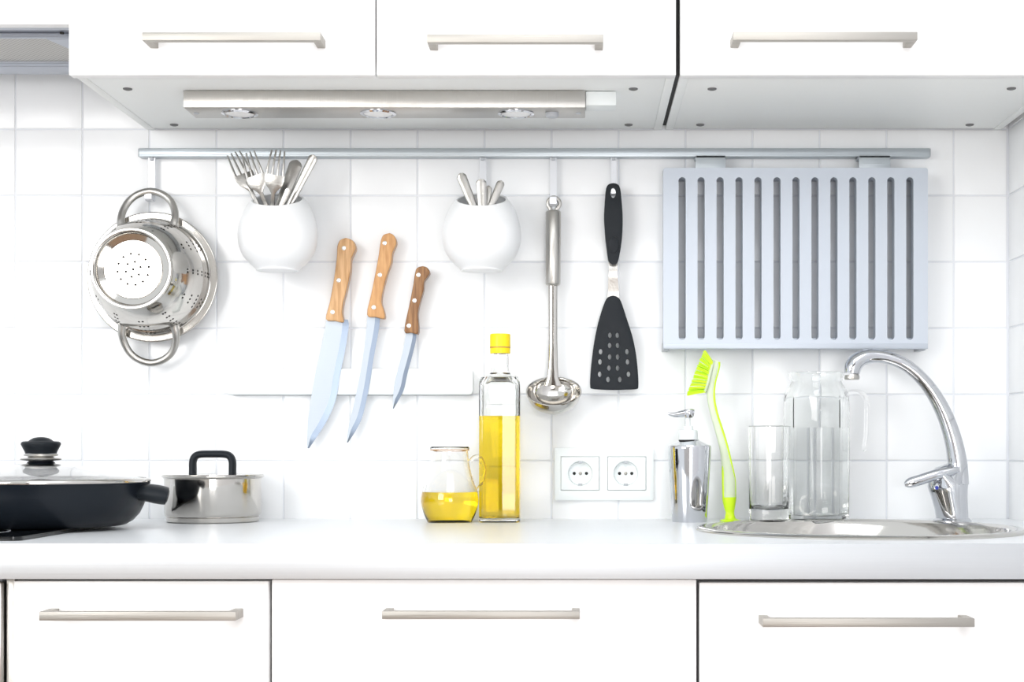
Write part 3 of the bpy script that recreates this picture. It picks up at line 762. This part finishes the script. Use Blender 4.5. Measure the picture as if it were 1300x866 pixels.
# ------------------------------------------------------------------ spatula
def sp_(x, y, d): v = P(640+x/2.547, 200+y/2.547, d); return (v.x, v.z)
t = thing('spatula', 'black perforated spatula hanging from the last hook of the rail', 'spatula', (sp_(355,0,0.03)[0], -0.03, sp_(0,752,0.03)[1]))
d = 0.026
hd = [(352,86),(338,90),(329,105),(325,150),(323,200),(327,260),(333,310),(338,338),(352,348),(366,342),(374,310),(381,260),(383,200),(380,150),(375,105),(366,90)]
H = [sp_(x,y,d) for x,y in catmull(hd+[hd[0]],3)[:-1]]
hole = [sp_(352+8.5*math.cos(a_)*1.0, 118+16*math.sin(a_), d) for a_ in [2*PI*k/16 for k in range(16)]]
b = NB(); prism(b, H, -0.036, -0.020, 0.004, 3, holes=[hole]); obj('grip', b, 'black', t, smooth=60)
b = NB(); prism(b, [sp_(355+17*math.cos(a_), 283+27*math.sin(a_), 0.036) for a_ in [2*PI*k/24 for k in range(24)]], -0.0372, -0.0355, 0.0006, 2); obj('thumb_rest', b, 'black', t)
b = NB(); nk = [(337,335,-0.028),(338,350,-0.028),(339,362,-0.030),(337,395,-0.026),(336,430,-0.022),(335,442,-0.021),(334,462,-0.021)]
rows = []
for x, y, yy in nk:
    p, q = sp_(x,y,-yy), sp_(705-x+(2 if y>400 else 0),y,-yy)
    rows.append([b.verts.new((p[0],yy,p[1])), b.verts.new((q[0],yy,q[1])), b.verts.new((q[0],yy+0.0016,q[1])), b.verts.new((p[0],yy+0.0016,p[1]))])
for i in range(len(rows)-1):
    for k in range(4): b.faces.new((rows[i][k], rows[i][(k+1)%4], rows[i+1][(k+1)%4], rows[i+1][k]))
b.faces.new(rows[0]); b.faces.new(rows[-1][::-1]); obj('neck', b, 'satin', t)
bl = [(352,447),(338,451),(326,466),(308,520),(294,580),(285,640),(279,700),(278,738),(284,748),(320,751),(356,752),(395,751),(428,749),(434,740),(433,700),(427,640),(415,580),(396,520),(378,466),(366,451)]
H = [sp_(x,y,0.0235) for x,y in catmull(bl+[bl[0]],3)[:-1]]
hl = []
for x, y in ((342,575),(366,575),(341,608),(367,608),(341,645),(367,645),(339,681),(367,681),(336,718),(374,718),(312,628),(310,661),(309,701),(397,628),(399,661),(402,701)):
    hl.append([sp_(x+5.6*math.cos(a_), y+8.8*math.sin(a_), 0.0235) for a_ in [2*PI*k/14 for k in range(14)]])
b = NB(); prism(b, H, -0.0250, -0.0205, 0.0008, 2, holes=hl); obj('blade', b, 'black', t, smooth=60)

# ------------------------------------------------------------------ sockets
def oz(x, y, d=0.0): v = P(690+x/8.125, 560+y/8.125, d); return (v.x, v.z)
t = thing('double_socket', 'white double power socket on the tiles right of the oil bottle', 'socket', (oz(630,0)[0], 0, oz(0,612)[1]))
q0, q1 = oz(112,70,0.008), oz(1135,612,0.008)
fr = rrect(q0[0], q1[0], q1[1], q0[1], 0.003, 4)
hs = []
for xa_, xb_ in ((178,577),(658,1057)):
    p, q = oz(xa_,160,0.008), oz(xb_,508,0.008); hs.append([(p[0],q[1]),(q[0],q[1]),(q[0],p[1]),(p[0],p[1])])
b = NB(); prism(b, fr, -0.008, -0.0003, 0.0012, 2, holes=hs); obj('frame', b, 'plastic', t)
for xa_, xb_, cx_ in ((178,577,380),(658,1057,849)):
    p, q = oz(xa_+4,164,0.008), oz(xb_-4,504,0.008)
    cc2 = oz(cx_, 335, 0.010); R = 132/8.125*S(0.01)
    b = NB()
    sq = rrect(p[0], q[0], q[1], p[1], 0.0012, 3)
    prism(b, sq, -0.0105, -0.0025, 0.0006, 1, holes=[ell(cc2[0], cc2[1], R, R, 40)])
    ins = obj('socket_insert', b, 'plastic', t)
    b = NB(); lathe(b, [(0,0.0),(R-0.0022,0.0),(R-0.0006,0.0085),(R+0.0002,0.0085),(R+0.0002,-0.0006),(0,-0.0006)], 40, (cc2[0],-0.0015,cc2[1]), 'Y'); obj('well', b, 'plastic', ins)
    for sx in (-1,1):
        b = NB(); lathe(b, [(0,0.0018),(0.0024,0.0018),(0.0026,0.0002),(0,0.0002)], 18, (cc2[0]+sx*0.0097,-0.0012,cc2[1]), 'Y'); obj('pin_hole_shade', b, 'gap', ins)  # black disc standing in for the shade inside the pin hole
    b = NB(); lathe(b, [(0,0.0022),(0.0016,0.0020),(0.0026,0.0014),(0.0028,0),(0,0)], 18, (cc2[0],-0.0015,cc2[1]), 'Y'); obj('centre_screw', b, 'handle', ins)
    for sz in (-1,1):
        b = NB(); zc = cc2[1]+sz*(R-0.0025)
        box(b, cc2[0]-0.0032, cc2[0]+0.0032, -0.0112, -0.0018, zc-0.0016, zc+0.0016, 0.0004); obj('earth_clip', b, 'greyplastic', ins)

# ------------------------------------------------------------------ frying pan and lid
pd = 0.30; ps = S(pd); pxc = (52-VX)*ps; pz = WT+0.0055
t = thing('frying_pan', 'deep black frying pan standing on the hob at left', 'pan', (pxc, -pd, pz))
def zz(y): return CZ+(VY-y)*ps
zr = zz(613)
pr = [(0,pz),(0.110,pz),(0.113,pz+0.0008),(0.122,pz+0.006),(0.131,pz+0.016),(0.1375,pz+0.030),(0.141,pz+0.043),(0.1425,zr-0.006),(0.1445,zr-0.002),(0.1450,zr),(0.1430,zr+0.0005),
      (0.1400,zr-0.004),(0.1385,pz+0.043),(0.135,pz+0.031),(0.1285,pz+0.018),(0.120,pz+0.009),(0.110,pz+0.004),(0,pz+0.0035)]
b = NB(); lathe(b, pr, 96, (pxc,-pd,0)); obj('body', b, 'pan', t, smooth=50)
b = NB(); xe = pxc+0.141
pts = catmull([(xe-0.003,0,zr-0.014),(xe+0.008,0.0,zr-0.014),(xe+0.020,0,zr-0.016),(xe+0.030,0.001,zr-0.018),(xe+0.034,0.002,zr-0.019)],4)
n = len(pts)
tube(b, [Vector((x,-pd+y,z)) for x,y,z in pts], [0.011+0.002*math.sin(PI*i/(n-1)) if i < n-2 else 0.008 for i in range(n)], 20, flat=[2.2]*n); obj('side_handle', b, 'black', t, smooth=60)
b = NB(); xe2 = pxc-0.141
tube(b, [Vector((xe2+0.003,-pd,zr-0.014)), Vector((xe2-0.02,-pd,zr-0.015)), Vector((xe2-0.034,-pd,zr-0.018))], [0.011,0.013,0.009], 20, flat=2.2); obj('side_handle', b, 'black', t, smooth=60)
t = thing('pan_lid', 'domed glass lid with black knob on the frying pan', 'lid', (pxc, -pd, zr))
b = NB(); zt = zz(587.5); 
dome = []
for k in range(15):
    a_ = k/14; dome.append((0.1415*(1-a_), (zr+0.0045)+(zt-zr-0.0045)*math.sin(a_*PI/2)**1.15))
outer_ = dome; inner_ = [(r, z-0.0022) for r, z in dome[::-1]]
b2 = [(r, z) for r, z in outer_]+[(r if r > 1e-5 else 0, z) for r, z in inner_]
lathe(b, b2+[outer_[0]], 80, (pxc,-pd,0)); obj('glass_dome', b, 'glass', t, smooth=50)
b = NB(); lathe(b, [(0.1405,zr+0.0008),(0.1455,zr+0.0010),(0.1460,zr+0.0036),(0.1440,zr+0.0062),(0.1395,zr+0.0066),(0.1400,zr+0.002)], 96, (pxc,-pd,0), closed=True); obj('steel_rim', b, 'steel', t, smooth=50)
b = NB(); lathe(b, [(0,zt-0.001),(0.0215,zt-0.004),(0.0218,zt-0.0025),(0.016,zt+0.002),(0.016,zt+0.004),(0,zt+0.004)], 40, (pxc,-pd,0)); obj('knob_base', b, 'pan', t, smooth=50)
b = NB(); lathe(b, [(0.006,zt+0.001),(0.0265,zt+0.0036),(0.0272,zt+0.0050),(0.0262,zt+0.0062),(0.0175,zt+0.0066),(0.0165,zt+0.0085),(0.0225,zt+0.0095),(0.0228,zt+0.0120),(0.006,zt+0.0125)], 48, (pxc,-pd,0)); obj('knob_collar', b, 'satin', t, smooth=40)
b = NB(); k0 = zt+0.0125
lathe(b, [(0,k0),(0.0205,k0),(0.0215,k0+0.003),(0.0240,k0+0.008),(0.0262,k0+0.0125),(0.0260,k0+0.0150),(0.0235,k0+0.0168),(0.0165,k0+0.0172),(0.0145,k0+0.0190),(0.0095,k0+0.0218),(0.004,k0+0.0228),(0,k0+0.023)], 48, (pxc,-pd,0)); obj('knob', b, 'black', t, smooth=40)

# ------------------------------------------------------------------ saucepan
pd = 0.092; ps = S(pd); pxc = (270.5-VX)*ps
t = thing('saucepan', 'small polished steel saucepan standing on worktop beside the frying pan', 'saucepan', (pxc, -pd, WT))
def zz(y): return CZ+(VY-y)*ps
zr = zz(605)
b = NB(); R = 60.2*ps
lathe(b, [(0,WT),(R-0.006,WT),(R-0.0035,WT+0.0015),(R-0.0028,WT+0.0075),(R-0.0040,WT+0.0085),(R-0.0022,WT+0.0095),(R,WT+0.0145),(R,zr-0.003),(R+0.0045,zr+0.0002),(R+0.0040,zr+0.0014),(R-0.0008,zr-0.001),(R-0.001,WT+0.015),(R-0.008,WT+0.007),(0,WT+0.007)], 96, (pxc,-pd,0))
obj('body', b, 'steel', t, smooth=40)
t = thing('pot_lid', 'flat steel lid with black arched handle on the small saucepan', 'lid', (pxc, -pd, zr))
b = NB(); lathe(b, [(0,zr+0.0022),(R-0.010,zr+0.0020),(R-0.001,zr+0.0016),(R+0.003,zr+0.0020),(R+0.003,zr+0.0032),(R-0.006,zr+0.0036),(0,zr+0.0042)], 80, (pxc,-pd,0)); obj('plate', b, 'steel', t, smooth=40)
b = NB(); z0 = zr+0.003
ap = [(-25.2,605),(-25.2,596),(-25.0,586),(-22,579.5),(-15,576.8),(0,576.5),(15,576.8),(22,579.5),(25.0,586),(25.2,596),(25.2,605)]
ap = catmull(ap, 5)
tube(b, [Vector((pxc+(x-0.5)*ps, -pd, max(zz(y), z0))) for x,y in ap], 4.7*ps, 16, flat=1.7, square=False); obj('arched_handle', b, 'black', t, smooth=60)

# ------------------------------------------------------------------ oil bottle
def sq_ring(s, cx, cy, z, hw, rc, n=4):
    rc = min(rc, hw-1e-5); out = []
    for sx, sy, a in ((1,1,0),(-1,1,PI/2),(-1,-1,PI),(1,-1,1.5*PI)):
        for k in range(n+1):
            t_ = a+PI/2*k/n; out.append(s.verts.new((cx+sx*(hw-rc)+rc*math.cos(t_), cy+sy*(hw-rc)+rc*math.sin(t_), z)))
    return out
def sq_loft(bm, prof, cx, cy, n=4, mi=0, rot=0.0):
    """prof: (half width, corner radius, z)"""
    s = NB(); rg = [sq_ring(s, 0, 0, z, hw, rc, n) for hw, rc, z in prof]
    m_ = len(rg[0])
    for i in range(len(rg)-1):
        for k in range(m_): s.faces.new((rg[i][k], rg[i][(k+1)%m_], rg[i+1][(k+1)%m_], rg[i+1][k]))
    s.faces.new(rg[0][::-1]); s.faces.new(rg[-1])
    return merge(bm, s, mi, Matrix.Translation((cx,cy,0)) @ Matrix.Rotation(rot,4,'Z'))
pd = 0.088; ps = S(pd); bx = (635-VX)*ps
def zz(y): return CZ+(VY-y)*ps
t = thing('oil_bottle', 'tall square glass bottle of yellow oil with yellow cap', 'bottle', (bx, -pd, WT))
hw = 25.6*ps; z0 = WT
ZS = zz(477)
b = NB()
outer_ = [(hw-0.002,0.005,z0),(hw,0.0065,z0+0.002),(hw,0.0065,zz(492)),(hw-0.0003,0.007,zz(486)),(hw-0.002,0.009,zz(480)),(hw-0.006,0.013,zz(477.5)),(0.0165,0.0150,zz(475.5)),(0.0140,0.01399,zz(472)),(0.0130,0.01299,zz(466)),(0.0128,0.01279,zz(449))]
inner_ = [(0.0105,0.01049,zz(449)),(0.0108,0.01079,zz(468)),(0.0130,0.0125,zz(474)),(hw-0.008,0.012,zz(480)),(hw-0.0026,0.0055,zz(490)),(hw-0.0026,0.0050,z0+0.009),(hw-0.005,0.004,z0+0.0065)]
sq_loft(b, outer_+inner_, bx, -pd); obj('glass', b, 'glassgreen', t, smooth=40)
b = NB(); e = 0.0002
sq_loft(b, [(hw-0.005+e,0.004,z0+0.0063),(hw-0.0026+e,0.0050,z0+0.009),(hw-0.0026+e,0.0050,zz(528.5))], bx, -pd); obj('oil', b, 'oil', t, smooth=40)
b = NB(); lathe(b, [(0.0132,zz(449)),(0.0152,zz(449)),(0.0156,zz(448)),(0.0156,zz(442.5)),(0.0149,zz(442)),(0.0149,zz(441)),(0.0158,zz(440.5)),(0.0158,zz(426)),(0.0150,zz(424.3)),(0,zz(424.3)),(0,zz(426)),(0.0135,zz(426)),(0.0132,zz(447))], 48, (bx,-pd,0)); obj('cap', b, 'yellow', t, smooth=40)
b = NB(); lathe(b, [(0.0150,zz(441.9)),(0.0160,zz(441.8)),(0.0160,zz(440.9)),(0.0150,zz(440.8))], 48, (bx,-pd,0), closed=True); obj('cap_seam', b, 'wood2', t)

# ------------------------------------------------------------------ oil jug
pd = 0.105; ps = S(pd); jx = (571-VX)*ps
def zz(y): return CZ+(VY-y)*ps
t = thing('oil_jug', 'small round glass jug half full of yellow oil beside the bottle', 'jug', (jx, -pd, WT))
o_ = catmull([(25,664.4),(28,663),(33,652),(36,641),(36.6,634),(35.3,625),(31.5,614),(28,603),(25.5,592),(24,581),(23.3,573)], 3)
outer_ = [(0,WT)]+[(r*ps, max(WT, zz(y))) for r, y in o_]+[(24.5*ps, zz(571)),(24.8*ps, zz(568.3)),(24*ps, zz(567.3)),(22.9*ps, zz(568))]
inner_ = [((r*ps)-0.0018, zz(y)) for r, y in o_[::-1] if y < 656.5]
inner_ += [(26*ps, WT+0.0050),(0, WT+0.0050)]
b = NB(); lathe(b, outer_+inner_, 64, (jx,-pd,0)); obj('glass', b, 'glass', t, smooth=50)
lv_ = [((r*ps)-0.0016, zz(y)) for r, y in o_ if 625 <= y < 656.5]
b = NB(); lathe(b, [(0,WT+0.0048),(26.2*ps,WT+0.0048)]+lv_+[(lv_[-1][0], zz(624.5)),(0,zz(624.5))], 64, (jx,-pd,0)); obj('oil', b, 'oil', t, smooth=50)
b = NB(); pts = catmull([(26,586),(30,581),(37,579.5),(42.5,585),(45,596),(43,608),(38,618),(34.2,624)],5)
tube(b, [Vector((jx+x*ps,-pd,zz(y))) for x,y in pts], 0.0030, 14); obj('handle', b, 'glass', t, smooth=60)
b = NB(); lathe(b, [(24.3*ps,zz(571.8)),(24.9*ps,zz(571.6)),(24.9*ps,zz(570.9)),(24.3*ps,zz(570.7))], 64, (jx,-pd,0), closed=True); obj('gilt_rim', b, 'wood2', t, label='thin golden line under the rim')

# ------------------------------------------------------------------ soap dispenser
pd = 0.095; ps = S(pd); sx0 = (875.5-VX)*ps
def zz(y): return CZ+(VY-y)*ps
t = thing('soap_dispenser', 'chrome soap dispenser with pump, left of the green brush', 'dispenser', (sx0, -pd, WT))
b = NB(); lathe(b, [(0,WT),(21.8*ps,WT),(22.2*ps,WT+0.001),(23.5*ps,zz(640)),(25.3*ps,zz(610)),(26.9*ps,zz(585)),(27.5*ps,zz(570)),(27.6*ps,zz(567.5)),(26.8*ps,zz(565.8)),(22*ps,zz(564)),(16*ps,zz(561.5)),(12.3*ps,zz(559.5)),(12*ps,zz(558.2)),(0,zz(558.2))], 64, (sx0,-pd,0)); obj('bottle', b, 'chrome', t, smooth=40)
b = NB(); lathe(b, [(0,zz(560)),(12.8*ps,zz(560)),(12.8*ps,zz(558.4)),(0,zz(558.4))], 40, (sx0-1.2*ps,-pd,0)); obj('seal_ring', b, 'gap', t)
nx = sx0-2*ps
b = NB(); lathe(b, [(0,zz(558.4)),(12.3*ps,zz(558.4)),(12.6*ps,zz(557)),(12.4*ps,zz(548)),(11.8*ps,zz(546.3)),(6.5*ps,zz(545.6)),(6.2*ps,zz(541)),(3,0) if False else (3.2*ps,zz(540.5)),(3.0*ps,zz(529)),(0,zz(529))], 40, (nx,-pd,0)); obj('pump_collar', b, 'plastic', t, smooth=40)
b = NB(); n_ = [(4.5,524.5,3.6),(1,524.3,4.2),(-6,524.8,3.9),(-14,526,3.2),(-22,526.8,2.3),(-27,525.6,1.6),(-29,524.5,1.1)]
n_ = catmull(n_, 3); tube(b, [Vector((nx+(x+3)*ps,-pd-0.0008*0,zz(y))) for x,y,r in n_], [r*ps*1.25 for x,y,r in n_], 16)
lathe(b, [(0,zz(530.5)),(5.0*ps,zz(530.5)),(6.2*ps,zz(527)),(6.8*ps,zz(522)),(6.0*ps,zz(520.2)),(0,zz(520))], 28, (nx+1.0*ps,-pd,0)); obj('pump_head', b, 'chrome', t, smooth=50)

# ------------------------------------------------------------------ dish brush
pd = 0.075; ps = S(pd)
def bz(x, y, dd=0): return P(830+x/3.331, 430+y/3.331, pd+dd)
t = thing('dish_brush', 'lime green dish brush standing upright on its foot near the sink', 'brush', (bz(323,0).x, -pd, WT))
q = ps/3.331
spine = [(322,758,20,1),(322,735,15,1),(320,712,22,1),(319,680,28,.8),(318,640,30,.7),(317,600,30,.7),(313,560,26,.7),(307,520,22,.7),(298,470,19,.7),(285,420,18,.7),(270,370,17,.7),(255,320,16,.7),(244,270,16,.7),(240,225,17,.8),(243,180,20,.8),(251,140,23,.8),(258,110,22,.7),(262,92,14,.6)]
sp2 = catmull(spine, 4)
b = NB(); tube(b, [bz(x,y) for x,y,r,f_ in sp2], [r*q for x,y,r,f_ in sp2], 18, flat=[f_*0.75 for x,y,r,f_ in sp2]); obj('handle', b, 'palegrip', t, smooth=60)
# lime outer spine along the right edge of the handle, lime lower grip
b = NB(); rs_ = [s_4 for s_4 in sp2 if s_4[1] > 95]
tube(b, [bz(x+r*0.82,y,0.0010) for x,y,r,f_ in rs_], [0.0021]*len(rs_), 10)
rs_ = [s_4 for s_4 in sp2 if s_4[1] > 510]; tube(b, [bz(x-r*0.72,y,0.0010) for x,y,r,f_ in rs_], [0.0004+0.0024*min(1,(s_4[1]-505)/60) for s_4 in rs_], 10)
gp = [s_4 for s_4 in sp2 if s_4[1] > 668]
tube(b, [bz(x,y,0.0006) for x,y,r,f_ in gp], [r*q*1.06 for x,y,r,f_ in gp], 18, flat=0.75); obj('lime_grip', b, 'lime', t, smooth=60)
b = NB(); fz = WT
lathe(b, [(0,fz),(0.0160,fz),(0.0162,fz+0.0012),(0.0135,fz+0.0022),(0.0085,fz+0.004),(0.0065,fz+0.010),(0,fz+0.011)], 40, (bz(323,0).x,-pd,0)); obj('suction_foot', b, 'lime', t, smooth=50)
b = NB(); rnd = random.Random(3)
for i in range(11):
    for j in range(5):
        for m_ in range(3):
            u = max(0.0, (i+rnd.uniform(-0.35,0.35))/10); dy = (j-2)*0.0036+rnd.uniform(-.0008,.0008)
            root = (246-30*u**1.2, 100+122*u); tip = (214-70*u**0.9, 50+182*u)
            a_ = bz(root[0]+3, root[1], dy); c_ = bz(tip[0]+rnd.uniform(-3,3), tip[1]+rnd.uniform(-3,3), dy*1.5)
            tube(b, [a_, (a_+c_)/2+Vector((0,0,0.0006)), c_], [0.0010,0.0009,0.0007], 5)
obj('bristles', b, 'bristle', t, kind='stuff')
b = NB(); hp = [(252,92,7),(243,122,10),(236,150,11),(229,180,11),(221,208,10),(215,228,7)]
hp = catmull(hp,3); tube(b, [bz(x,y) for x,y,r in hp], [r*q for x,y,r in hp], 12, flat=2.6); obj('head_plate', b, 'palegrip', t, smooth=60)

# ------------------------------------------------------------------ tumbler
pd = 0.100; ps = S(pd); gx = (976-VX)*ps
def zz(y): return CZ+(VY-y)*ps
t = thing('tumbler', 'empty clear glass tumbler with thick base, in front of the water jug', 'glass', (gx, -pd, WT))
b = NB(); lathe(b, [(0,WT),(24*ps,WT),(25*ps,WT+0.0008),(25.2*ps,zz(640)),(25.4*ps,zz(600)),(27*ps,zz(541.5)),(26.4*ps,zz(541)),(25.9*ps,zz(541.5)),(24.2*ps,zz(600)),(23.7*ps,zz(640)),(21.5*ps,zz(645.5)),(14*ps,zz(647.5)),(0,zz(648))], 64, (gx,-pd,0)); obj('glass_body', b, 'glass', t, smooth=40)

# ------------------------------------------------------------------ water jug
pd = 0.080; ps = S(pd); wx = (1036.5-VX)*ps
def zz(y): return CZ+(VY-y)*ps
t = thing('water_jug', 'glass jug with handle, filled halfway with water', 'jug', (wx, -pd, WT))
def octl(bm, prof, seg=8, sub=3, cx=wx):
    """faceted (eight sided, slightly rounded) loft: (radius, z, roundness 0 facets..1 circle)"""
    s = NB(); rg = []
    N = seg*6
    for r, z, k_ in prof:
        ring = []
        for i in range(N):
            a = 2*PI*i/N; loc = ((a+PI/seg) % (2*PI/seg))-PI/seg
            fac = math.cos(PI/seg)/math.cos(loc); fac = min(fac, 0.985) if k_ < 1 else 1
            rr = r*(fac/0.985*(1-k_)+k_) if k_ < 1 else r
            ring.append(s.verts.new((rr*math.cos(a), rr*math.sin(a), z)))
        rg.append(ring)
    for i in range(len(rg)-1):
        for k in range(N): s.faces.new((rg[i][k], rg[i][(k+1)%N], rg[i+1][(k+1)%N], rg[i+1][k]))
    s.faces.new(rg[0][::-1]); s.faces.new(rg[-1])
    return merge(bm, s, 0, Matrix.Translation((cx,-pd,0)) @ Matrix.Rotation(PI/8*0.6,4,'Z'))
R = 41.2*ps
o_ = [(R-0.004,WT,0),(R-0.0005,WT+0.0015,0),(R-0.0005,zz(650),0),(R,zz(600),0),(R,zz(520),0),(R-0.0003,zz(508),0.1),(R-0.0015,zz(500),0.3),(R-0.005,zz(494),0.7),(33.5*ps,zz(489),1),(32*ps,zz(485),1),(33.5*ps,zz(481),1),(35.2*ps,zz(476),1),(35.2*ps,zz(473.5),1)]
i_ = [(33.9*ps,zz(473.2),1),(33.7*ps,zz(476),1),(32*ps,zz(481),1),(30.4*ps,zz(485),1),(31.6*ps,zz(490.5),1),(R-0.0075,zz(496),0.7),(R-0.0038,zz(503),0.3),(R-0.0027,zz(510),0.1),(R-0.0026,zz(520),0),(R-0.0027,zz(600),0),(R-0.0030,zz(646),0),(R-0.0050,WT+0.0105,0),(0.02,WT+0.0085,0.5)]
b = NB(); octl(b, o_+i_); obj('glass_body', b, 'glassgreen', t, smooth=25)
b = NB(); e = 0.0002
octl(b, [(0.02,WT+0.0083,0.5),(R-0.0050+e,WT+0.0103,0),(R-0.0030+e,zz(646),0),(R-0.0027+e,zz(600),0),(R-0.0026+e,zz(543.5),0)]); obj('water', b, 'water', t, smooth=25)
b = NB(); pts = catmull([(38.5,500),(45,497.5),(54,498),(61,503),(64,513),(64,530),(63.5,550),(61.5,566),(60,573)],5)
tube(b, [Vector((wx+x*ps,-pd,zz(y))) for x,y in pts], [0.0042]*(len(pts)-4)+[0.004,0.0036,0.003,0.002], 14, flat=1.8); obj('handle', b, 'glass', t, smooth=60)
